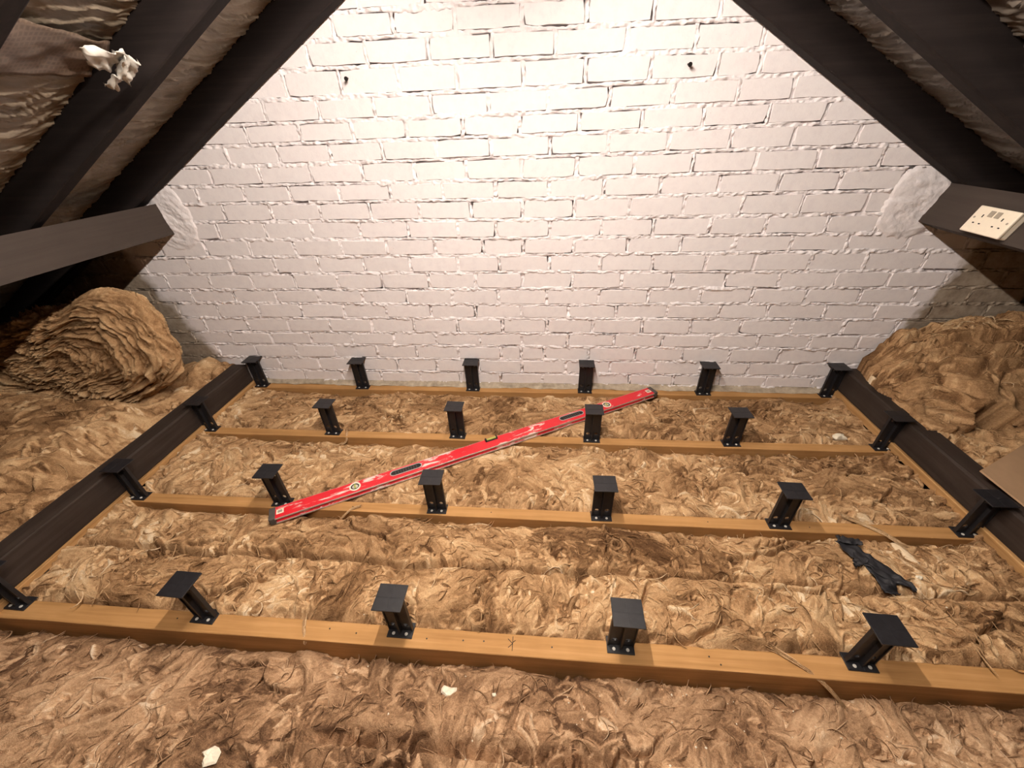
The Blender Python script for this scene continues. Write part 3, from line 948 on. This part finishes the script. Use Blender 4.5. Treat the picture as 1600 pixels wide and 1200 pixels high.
XL, XR = -1.307, 1.896
make_wool('wool_batt', 'brown mineral wool batt in the nearest bay, in front of the first joist', -1.42, 2.10, -.86, -.325, .0029, env_front, 1, M['wool2'], 1.0, 2.2, .35, .46, 1.15, strands=2600)
make_wool('wool_batt', 'tan mineral wool batt just behind the nearest joist', XL, XR, -.29, -.05, .0028, env_a1, 2, M['wool'], 1.0, 2.4, .2, .52, 1.05, strands=1700)
make_wool('wool_batt', 'tan mineral wool batt under the black cloth scrap, before the second joist', XL, XR, -.13, .137, .0028, env_a2, 3, M['wool'], 1.0, 2.4, -.2, .53, 1.0, strands=1600)
make_wool('wool_batt', 'pale tan mineral wool batt between the second and third joists', XL, XR, .160, .568, .0031, bay_env(.172, .556, -.012, -.002, -.034, 231), 4, M['wool'], 1.0, 2.4, .3, .58, .95, strands=2000)
make_wool('wool_batt', 'tan mineral wool batt in the bay beside the brick wall', XL, XR, .590, .978, .0034, bay_env(.601, .966, -.012, -.006, -.026, 241), 5, M['wool'], .9, 2.2, .2, .55, .9, strands=2600)


def env_left(X, Y):
    z = .085 + .02 * fbm(X * 4, Y * 4, 301, 2) + .035 * sstep(-1.45, -1.55, X)
    lobe = sstep(-1.50, -1.60, X + .05 * fbm(X * 3, Y * 5, 303, 2) - .05 * (Y - .3)) * sstep(.62, .50, Y) * sstep(-.35, -.15, Y)
    z = z + .085 * lobe + .04 * sstep(-1.7, -2.1, X)
    z = z + .035 * sstep(.80, .95, Y) * sstep(-1.75, -1.5, X)
    return z


make_wool('wool_batt', 'loose brown mineral wool filling the left eaves below the roll', -2.5, -1.392, -.55, 1.015, .0056, env_left, 6, M['wool'], .75, 1.6, .9, .52, 1.25, strands=1600, press=False, cut=False)


def env_right_low(X, Y):
    z = .135 + .02 * fbm(X * 5, Y * 5, 401, 2) + .05 * sstep(2.0, 2.5, X)
    e = .605 + .02 * fbm(X * 8, X * 0, 403, 2) - .075 * np.exp(-((X - 2.19) / .072) ** 4)
    return np.where(Y > e, -.14, z)


def pile_edge(X):
    return .60 + .025 * fbm(X * 8, X * 0, 415, 2) + .10 * np.exp(-((X - 2.20) / .085) ** 4)


def lip(X, Y, H):
    d = Y - pile_edge(X)
    return Y - np.clip(H - .02, 0, .2) * .52 * np.exp(-(np.maximum(d, 0) / .07) ** 2)


def env_right_pile(X, Y):
    top = np.interp(X, [1.93, 1.99, 2.06, 2.2, 2.5, 2.8], [.15, .24, .35, .42, .47, .43])
    k = sstep(.55, .98, Y + .10 * (X - 2.2))
    strata = (k * 7 + .6 * fbm(X * 3, Y * 4, 413, 2)); fr_ = strata - np.floor(strata)
    z = .125 + (top - .125) * (np.floor(strata) + sstep(.0, .35, fr_)) / 7.5 + .012 * fbm(X * 6, Y * 8, 411, 2)
    e = pile_edge(X)
    z = np.maximum(z, .152 + .055 * np.exp(-((X - 2.21) / .12) ** 2)); ex = 1.952 + .03 * fbm(Y * 9, Y * 0, 421, 3)
    z = np.where(X < ex, -.14, z)
    return np.where(Y < e, -.14, np.minimum(z, RR[0] + RR[1] * X - .03))


make_wool('wool_batt', 'brown mineral wool batt beside the right runner beam, next to the cardboard', 1.975, 2.75, -.35, .63, .0062, env_right_low, 7, M['wool'], .8, .8, -.25, .47, 1.1, strands=900, press=False)
make_wool('wool_batt', 'heaped brown mineral wool layered up against the wall on the right', 1.915, 2.80, .53, 1.015, .0046, env_right_pile, 8, M['wool'], .9, .7, -.12, .42, 1.0, strands=1100, press=False, lip=lip)

def wisp(W, pts, n, spread, seed):
    g = np.random.default_rng(seed); P0 = np.array(pts); K = 10; sh = []
    u0 = np.linspace(0, 1, len(P0)); u = np.linspace(0, 1, K + 1)
    C = np.stack([np.interp(u, u0, P0[:, q]) for q in range(3)], -1)
    for _ in range(3): C[1:-1] = (C[:-2] + 2 * C[1:-1] + C[2:]) / 4
    V = []; F = []; tn = []
    for m in range(n):
        d = g.normal(0, spread, 3) * np.array([1, 1, .35]); d2 = g.normal(0, spread, 3) * np.array([1, 1, .35])
        Q = C + d * (1 - u)[:, None] + d2 * u[:, None] + .002 * np.stack([vnoise(u * 5 + m, u * 0, 3), vnoise(u * 5 + m, u * 0 + 4, 3), np.abs(vnoise(u * 5, u * 0 + m, 5))], -1)
        T_ = np.gradient(Q, axis=0); T_ /= np.linalg.norm(T_, axis=1, keepdims=True); B = np.cross(T_, [0, 0, 1.0]); B /= np.linalg.norm(B, axis=1, keepdims=True) + 1e-9; N = np.cross(B, T_)
        r = g.uniform(.0008, .0018) * (.3 + .7 * np.sin(np.pi * (u * .9 + .07)))
        b = len(V) * 3 * (K + 1)
        V.append(np.stack([Q + r[:, None] * (B * math.cos(t_) + N * math.sin(t_)) for t_ in (1.57, 3.67, 5.76)], 1).reshape(-1, 3))
        ii = np.arange((K + 1) * 3).reshape(K + 1, 3) + b
        for q in range(3): F.append(np.stack([ii[:-1, q], ii[1:, q], ii[1:, (q + 1) % 3], ii[:-1, (q + 1) % 3]], -1))
        tn.append(np.full(3 * (K + 1), g.uniform(.5, .85)))
    fast_mesh('wool_wisp', np.concatenate(V), np.concatenate(F), M['wool'], W['obj'], True, {'tone': np.concatenate(tn)})


wisp(WOOL[4], [(-.590, .625, -.005), (-.575, .605, .004), (-.565, .58, .004), (-.555, .552, .002), (-.552, .546, -.028), (-.575, .525, -.022)], 16, .004, 1)
wisp(WOOL[3], [(1.49, .205, .0), (1.52, .180, .004), (1.55, .160, .005), (1.585, .135, .004), (1.61, .118, -.006), (1.63, .085, .0)], 22, .006, 2)
wisp(WOOL[1], [(1.03, -.265, .004), (1.06, -.285, .004), (1.10, -.312, .003), (1.14, -.338, -.008), (1.19, -.375, -.055)], 18, .005, 3)
wisp(WOOL[1], [(-.325, -.262, .0), (-.315, -.285, .004), (-.300, -.318, .003), (-.292, -.337, -.012)], 9, .004, 4)
wisp(WOOL[2], [(-.38, .095, -.01), (-.365, .120, -.004), (-.345, .138, .004), (-.315, .152, .004)], 12, .004, 5)

# rolled batt lying in the left eaves
OUT = [[-2.413, 0.472], [-2.195, 0.483], [-1.922, 0.573], [-1.746, 0.614], [-1.581, 0.694], [-1.413, 0.67], [-1.337, 0.565], [-1.335, 0.413], [-1.368, 0.29], [-1.488, 0.194], [-1.641, 0.123], [-1.964, 0.074], [-2.188, 0.127], [-2.435, 0.194], [-2.653, 0.288]]
P = np.array(OUT); c0 = np.array([-1.98, .31])
pa = np.arctan2(P[:, 1] - c0[1], P[:, 0] - c0[0]); pr = np.hypot(P[:, 0] - c0[0], P[:, 1] - c0[1]); o_ = np.argsort(pa)
nt, nr = 580, 200
th = np.linspace(-np.pi, np.pi, nt, endpoint=False)
rad = np.interp(th, np.r_[pa[o_] - 2 * np.pi, pa[o_], pa[o_] + 2 * np.pi], np.r_[pr[o_], pr[o_], pr[o_]])
for _ in range(10): rad = (np.roll(rad, 1) + 2 * rad + np.roll(rad, -1)) / 4
rho = np.linspace(0.01, 1.75, nr)
Rg, Tg = np.meshgrid(rho, np.arange(nt), indexing='ij'); TH = th[Tg]
cap = np.minimum(Rg, 1)
u = np.cos(TH); w = np.sin(TH)
warp = .20 * fbm(u * Rg * 2.6 + 4, w * Rg * 2.6 + Rg * 1.2, 501, 4)
spiral = Rg + warp + .05 * TH / np.pi
lay = spiral * 26
strat = vnoise(lay, TH * 2.0 + 3 * np.floor(lay * .13), 505); strat2 = vnoise(lay * 2.6, u * 7 + w * 5, 507)
clump = fbm(u * Rg * 7, w * Rg * 7, 509, 3)
fine_ = vnoise(lay * 6, TH * 14, 511)
fine2 = vnoise(lay * 9 + 5 * clump, TH * 22, 513)
disp = .013 * strat + .009 * strat2 + .030 * clump + .0060 * fine_ + .0045 * fine2
over = np.maximum(0, Rg - 1)
rimround = .07 * (1 - np.sqrt(np.clip(1 - np.clip((cap - .7) / .3, 0, 1) ** 2, 0, 1)))
yy = .615 + rimround + .24 * over - disp * (1 - sstep(.85, 1.05, Rg)) * 1.2
rr = rad[Tg] * np.where(Rg <= 1, Rg ** .9, 1 - .22 * over) + disp * sstep(.6, 1.0, Rg)
Xr = c0[0] + rr * u - .12 * over; Zr = c0[1] + rr * w
V = np.stack([Xr, yy, Zr], -1).reshape(-1, 3)
i_ = np.arange(nr * nt).reshape(nr, nt)
F = np.stack([i_[:-1], i_[1:], np.roll(i_[1:], -1, 1), np.roll(i_[:-1], -1, 1)], -1).reshape(-1, 4)
tone = .50 + .12 * strat + .13 * strat2 + .16 * clump + .16 * fine_ + .12 * fine2
roll = fast_mesh('wool_roll', V, F, M['wool'], None, True, {'tone': tone})
tag(roll, 'rolled-up brown mineral wool batt in the left corner under the purlin', 'insulation', 'mineral wool batts')

# ------------------------------------------------------------------ spirit level
LEN = (LV1 - LV0).length
lv = empty('spirit_level', ((LV0.x + LV1.x) / 2, (LV0.y + LV1.y) / 2, 0.0005), math.atan2(LVD.y, LVD.x))
tag(lv, 'long scuffed red spirit level lying across the joists', 'spirit level')
h = LEN / 2
NOTCH = (0.02 + .0, .045)     # centre vial notch on the far edge
nx_ = (.156 - lv.location.x) * LVD.x + (.532 - lv.location.y) * LVD.y
body = Shape()
prof = [(-.029, .0015), (.029, .0015), (.029, .0095), (.0265, .0105), (.0265, .0195), (.029, .0205), (.029, .0285), (.0275, .030),
        (-.0275, .030), (-.029, .0285), (-.029, .0205), (-.0265, .0195), (-.0265, .0105), (-.029, .0095)]
body.prism([(-h + .022, a, b) for a, b in prof], (LEN - .044, 0, 0))
body.build('body', M['red'], lv)
for s in (-1, 1):
    for z in (.0015, .0225):
        Shape().box(-h + .02, h - .02, min(s * .0285, s * .0305), max(s * .0285, s * .0305), z, z + .006, .0006).build('edge_rail', M['alu'], lv)
    c_ = Shape().box(min(s * h, s * (h - .024)), max(s * h, s * (h - .024)), -.031, .031, 0, .032, .004)
    cap_ = c_.build('end_cap', M['capgrey'], lv)
    bd = Shape().box(s * (h - .040) - .013, s * (h - .040) + .013, -.012, .012, .0298, .0312, .0005)
    bo = bd.build('badge', M['white'], lv)
    Shape().box(s * (h - .040) - .008, s * (h - .040) + .008, -.006, .006, .031, .0316).build('badge_print', M['grey'], bo)


def along(x, y):
    return (x - lv.location.x) * LVD.x + (y - lv.location.y) * LVD.y


def ring(sh, c, r0, r1, z0, z1, n=28):
    V = []
    for r, z in ((r0, z0), (r1, z0), (r1, z1), (r0, z1)):
        for i in range(n):
            t_ = 2 * math.pi * i / n; V.append((c[0] + r * math.cos(t_), c[1] + r * math.sin(t_), z))
    F = []
    for k in range(4):
        for i in range(n):
            F.append((k * n + i, k * n + (i + 1) % n, ((k + 1) % 4) * n + (i + 1) % n, ((k + 1) % 4) * n + i))
    sh.add(V, F)


for x, y in ((-.362, .218), (.709, .826)):
    s = along(x, y)
    rg = Shape(); ring(rg, (s, 0), .0165, .0225, .029, .0325); ro = rg.build('plumb_vial', M['white'], lv)
    rb = Shape(); ring(rb, (s, 0), .012, .0165, .029, .0318); rb.build('vial_ring', M['rubber'], ro)
    Shape().cyl((s, 0, .0295), (0, 0, 1), .0122, .0012, 24).build('vial_lens', M['clear'], ro)
    Shape().cyl((s, -.010, .0315), (0, 1, 0), .0035, .020, 12).build('vial_tube', M['vialgreen'], ro)
for x, y in ((-.181, .322), (.530, .724)):
    s = along(x, y)
    n = 10; L2 = .052; r = .016; P_ = []
    for i in range(n + 1): P_.append((s + L2 + r * math.sin(math.pi * i / n), -r * math.cos(math.pi * i / n) + .003))
    for i in range(n + 1): P_.append((s - L2 - r * math.sin(math.pi * i / n), r * math.cos(math.pi * i / n) + .003))
    hh = Shape().prism([(a, b, .0292) for a, b in P_], (0, 0, .0014)).build('hand_hole', M['rubber'], lv)
    m_ = len(P_); Vr = []; 
    for sc_, z in ((1.0, .0292), (1.0, .0325), (.80, .0325), (.80, .0292)):
        for a, b in P_: Vr.append((s + (a - s) * (1 - (1 - sc_) * .25), .003 + (b - .003) * sc_, z))
    Fr = [(k * m_ + i, k * m_ + (i + 1) % m_, ((k + 1) % 4) * m_ + (i + 1) % m_, ((k + 1) % 4) * m_ + i) for k in range(4) for i in range(m_)]
    Shape().add(Vr, Fr).build('grip_rim', M['alu'], hh)
    for q in range(9):
        xx = s - .044 + q * .011
        Shape().box(xx - .0016, xx + .0016, -.006, .012, .0302, .0318).build('grip_rib', M['capgrey'], hh)
s = nx_
nt_ = Shape().box(s - .030, s + .030, .010, .0306, .0296, .0310, .0005).build('centre_vial', M['rubber'], lv)
Shape().cyl((s - .024, .021, .0335), (1, 0, 0), .0048, .048, 12).build('vial_tube', M['vialgreen'], nt_)
for q in (-.026, .026):
    Shape().box(s + q - .003, s + q + .003, .014, .029, .030, .040, .0008).build('vial_clamp', M['rubber'], nt_)

# ------------------------------------------------------------------ double socket on the right purlin
fa = Vector((1.917, 0, .853)); fb = Vector((1.972, 0, .994)); dv = (fb - fa).normalized(); nn = Vector((-dv.z, 0, dv.x))
sk = empty('wall_socket', (0, 0, 0))
cen = Vector((1.917, .724, .853)) + dv * .048
sk.matrix_world = Matrix(((0, dv.x, nn.x, cen.x), (-1, dv.y, nn.y, cen.y), (0, dv.z, nn.z, cen.z), (0, 0, 0, 1)))
tag(sk, 'cream-white double wall socket screwed to the right purlin', 'socket')
Shape().box(-.070, .070, -.040, .040, 0, .026, .006).build('back_box', M['white'], sk)
Shape().box(-.0735, .0735, -.0435, .0435, .026, .036, .003).build('face_plate', M['white'], sk)
for sx in (-.036, .036):
    for (x, y, w_, l_) in ((sx, .012, .0022, .0048), (sx - .0115, -.013, .0035, .0020), (sx + .0115, -.013, .0035, .0020)):
        Shape().box(x - w_, x + w_, y - l_, y + l_, .0355, .0364).build('pin_slot', M['slot'], sk)
for sx in (-.012, .012):
    Shape().box(sx - .0085, sx + .0085, .012, .032, .0355, .0385, .001).build('rocker_switch', M['grey'], sk)
for sx in (-.060, .060):
    Shape().cyl((sx, .004, .0355), (0, 0, 1), .0035, .0012, 12).build('plate_screw', M['grey'], sk)

# ------------------------------------------------------------------ cardboard sheet at the right
p0, p1, p2 = Vector((1.888, .255, .200)), Vector((2.183, .4215, .180)), Vector((1.946, .144, .160))
e1 = (p1 - p0).normalized(); e2 = (p2 - p0); e2 = (e2 - e1 * e2.dot(e1)).normalized(); nrm = e1.cross(e2).normalized()
if nrm.z < 0: nrm = -nrm
cs = Shape()
Pc = [p0, p0 + e1 * .62, p0 + e1 * .62 + e2 * .40, p0 + e2 * .40]
cs.prism([q - nrm * .006 for q in Pc], nrm * .006)
o = cs.build('cardboard_sheet', M['card']); tag(o, 'flat brown cardboard sheet lying over the right runner beam', 'cardboard')
Shape().prism([p0 - nrm * .004 - (e1 + e2) * .0006, p0 + e1 * .62 - nrm * .004 - e2 * .0006, p0 + e1 * .62 - nrm * .002 - e2 * .0006, p0 - nrm * .002 - (e1 + e2) * .0006], e2 * .0012).build('corrugated_edge', M['pine_x'], o)

# ------------------------------------------------------------------ black cloth scrap
def ribbon(pts, widths, nseg, seed, lift):
    n = nseg; V = []; m = 9
    P = np.array(pts, float); W = np.array(widths, float)
    s = np.linspace(0, 1, len(P)); ss = np.linspace(0, 1, n)
    x = np.interp(ss, s, P[:, 0]); y = np.interp(ss, s, P[:, 1]); wd = np.interp(ss, s, W)
    tx = np.gradient(x); ty = np.gradient(y); L_ = np.hypot(tx, ty); tx, ty = tx / L_, ty / L_
    for side_ in (0, 1):
        for i in range(n):
            for j in range(m):
                q = (j / (m - 1) - .5) * wd[i]
                xx = x[i] - ty[i] * q; y_ = y[i] + tx[i] * q
                z = wool_z(xx, y_) * .25 + .75 * zc_ + lift + .007 * float(vnoise(xx * 45 + seed, y_ * 30, seed)) + .008 * abs(float(vnoise(ss[i] * 11, j * .5, seed + 3)))
                V.append((xx + .003 * float(vnoise(ss[i] * 13, j, 5)), y_ + .004 * float(vnoise(ss[i] * 17, j, 9)), z - side_ * .0016))
    F = []
    for i in range(n - 1):
        for j in range(m - 1):
            a = i * m + j
            F += [(a, a + 1, a + m + 1, a + m), (n * m + a, n * m + a + m, n * m + a + m + 1, n * m + a + 1)]
    b = n * m
    for i in range(n - 1):
        a = i * m; F.append((a, a + m, b + a + m, b + a)); a = i * m + m - 1; F.append((a + m, a, b + a, b + a + m))
    for j in range(m - 1):
        F.append((j + 1, j, b + j, b + j + 1)); a = (n - 1) * m + j; F.append((a, a + 1, b + a + 1, b + a))
    return V, F


zc_ = max(wool_z(1.43, .05), wool_z(1.44, 0), wool_z(1.49, -.06), wool_z(1.41, .03)) + .002
cl = Shape()
cl.add(*ribbon([(1.405, .080), (1.415, .050), (1.430, .015), (1.452, -.020), (1.490, -.055), (1.525, -.088)], [.050, .060, .055, .058, .034, .008], 34, 3, .004))
cl.add(*ribbon([(1.432, .010), (1.445, -.030), (1.452, -.070), (1.458, -.104)], [.040, .048, .046, .034], 24, 8, .001))
cl.add(*ribbon([(1.395, .082), (1.425, .074), (1.462, .068)], [.030, .034, .020], 16, 12, .010))
cl.add(*ribbon([(1.425, .012), (1.400, -.012), (1.388, -.026)], [.040, .026, .004], 14, 15, .009))
o = cl.build('cloth_scrap', M['cloth'], None, True)
tag(o, 'crumpled black cloth scrap with a forked tail lying on the wool', 'cloth scrap')


# ------------------------------------------------------------------ plaster flakes
def flake(x, y, r, label, seed, flat=.35, group='plaster flakes'):
    R_ = random.Random(seed); n = 11; z = wool_z(x, y) + .002
    V = []; top = []; cx = []
    rs = [r * R_.uniform(.6, 1.25) for _ in range(n)]
    for lev, (sc_, zz) in enumerate(((.85, -.004), (1.0, r * flat * .4), (.72, r * flat), (.25, r * flat * 1.15))):
        for i in range(n):
            t_ = 2 * math.pi * i / n
            V.append((x + rs[i] * sc_ * math.cos(t_), y + rs[i] * sc_ * .75 * math.sin(t_), z + zz + R_.uniform(-.12, .12) * r * flat * 1.4))
    F = [tuple(range(n))[::-1], tuple(range(3 * n, 4 * n))]
    for k in range(3):
        for i in range(n): F.append((k * n + i, k * n + (i + 1) % n, (k + 1) * n + (i + 1) % n, (k + 1) * n + i))
    o = mesh('plaster_flake', V, F, M['plaster']); tag(o, label, 'plaster flake', group); return o


flake(1.726, .640, .030, 'crumpled white plaster flake near the right runner beam', 1, .5)
flake(.153, -.418, .020, 'triangular white plaster flake in front of the nearest joist', 2, .4)
flake(-.379, -.598, .022, 'long white plaster flake near the lower left of the view', 5, .4)
flake(.276, -.415, .008, 'small white plaster flake right of the triangular one', 7, .5)
flake(.560, -.140, .007, 'small white plaster flake behind the nearest joist', 9, .5)
flake(1.572, -.040, .010, 'small pale plaster flake right of the black cloth scrap', 10, .6)
cr = Shape(); R_ = random.Random(8)
for _ in range(110):
    x = R_.uniform(-1.1, 1.8); y = R_.choice([R_.uniform(-.62, -.36), R_.uniform(-.26, .1), R_.uniform(.2, .5)]) 
    if R_.random() < .35: x = R_.gauss(.75, .25); y = R_.uniform(-.5, -.37)
    r = R_.uniform(.0011, .0030); z = wool_z(x, y) + r * .5
    if float(level_dist(np.array([x]), np.array([y]))[0]) < .06: continue
    V = [(x + r * R_.uniform(.6, 1.3) * a, y + r * R_.uniform(.6, 1.3) * b, z + r * R_.uniform(.5, 1.0) * c_) for a, b, c_ in ((1, 0, 0), (-1, 0, 0), (0, 1, 0), (0, -1, 0), (0, 0, 1), (0, 0, -1))]
    cr.add(V, [(0, 2, 4), (2, 1, 4), (1, 3, 4), (3, 0, 4), (2, 0, 5), (1, 2, 5), (3, 1, 5), (0, 3, 5)])
o = cr.build('plaster_crumbs', M['plaster']); tag(o, 'tiny white plaster crumbs scattered over the wool', 'plaster crumbs', None, 'stuff')

# ------------------------------------------------------------------ torn membrane flap and net patch on the left felt
def patch(name, quad, nu, nv, mat, amp, seed, thick=.0012, parent=None):
    q = [Vector(v) for v in quad]; V = []
    nrm = (q[1] - q[0]).cross(q[3] - q[0]).normalized()
    for s_ in (0, 1):
        for i in range(nu):
            for j in range(nv):
                u, v = i / (nu - 1), j / (nv - 1)
                p = q[0].lerp(q[1], u).lerp(q[3].lerp(q[2], u), v)
                d = amp * (float(fbm(np.array([u * 5.0]), np.array([v * 4.0]), seed, 3)[0]))
                p = p + nrm * (d + s_ * thick)
                V.append(p)
    F = []; b = nu * nv
    for i in range(nu - 1):
        for j in range(nv - 1):
            a = i * nv + j; F += [(a, a + 1, a + nv + 1, a + nv), (b + a, b + a + nv, b + a + nv + 1, b + a + 1)]
    for i in range(nu - 1):
        a = i * nv; F.append((a, a + nv, b + a + nv, b + a)); a = i * nv + nv - 1; F.append((a + nv, a, b + a, b + a + nv))
    for j in range(nv - 1):
        F.append((j + 1, j, b + j, b + j + 1)); a = (nu - 1) * nv + j; F.append((a, a + 1, b + a + 1, b + a))
    return mesh(name, V, F, mat, parent, True)


o = patch('net_patch', [(-.735, .14, 1.465), (-.81, .50, 1.463), (-.93, .51, 1.395), (-.90, .14, 1.372)], 26, 16, M['net'], .010, 5)
tag(o, 'brown net-reinforced patch sheet fixed under the left felt', 'patch')
fp = empty('torn_flap', (-.74, .43, 1.40)); tag(fp, 'pale torn membrane flap hanging beside the second left rafter', 'torn flap')
def rel(l): return [(a + .74, b - .43, c_ - 1.40) for a, b, c_ in l]
patch('flap_sheet', rel([(-.715, .300, 1.425), (-.690, .395, 1.432), (-.745, .445, 1.405), (-.755, .345, 1.392)]), 14, 10, M['foil'], .016, 21, .001, fp)
patch('flap_curl', rel([(-.700, .395, 1.425), (-.712, .452, 1.418), (-.775, .462, 1.372), (-.765, .410, 1.382)]), 14, 12, M['foil'], .020, 27, .001, fp)
patch('flap_tail', rel([(-.752, .400, 1.388), (-.772, .440, 1.378), (-.815, .455, 1.352), (-.800, .405, 1.362)]), 12, 10, M['foil'], .018, 33, .001, fp)

# ------------------------------------------------------------------ tube lamp under the ridge (above the frame)
lm = empty('tube_lamp', (LAMP_X, (LAMP_Y0 + LAMP_Y1) / 2, LAMP_Z)); hl = (LAMP_Y1 - LAMP_Y0) / 2
tag(lm, 'lit tube lamp hanging under the ridge board', 'lamp')
Shape().cyl((0, -hl, 0), (0, 1, 0), .013, hl * 2, 12).build('tube', M['tube'], lm, True)
Shape().box(-.025, .025, -hl - .03, hl + .03, .030, .070, .004).build('housing', M['white'], lm)
for s in (-1, 1):
    Shape().box(-.016, .016, min(s * hl, s * (hl + .025)), max(s * hl, s * (hl + .025)), -.018, .032, .003).build('tube_holder', M['white'], lm)
    Shape().cyl((.02, s * hl * .6, .065), (.03, 0, .06), .003, .05, 8).build('hanger', M['iron'], lm)
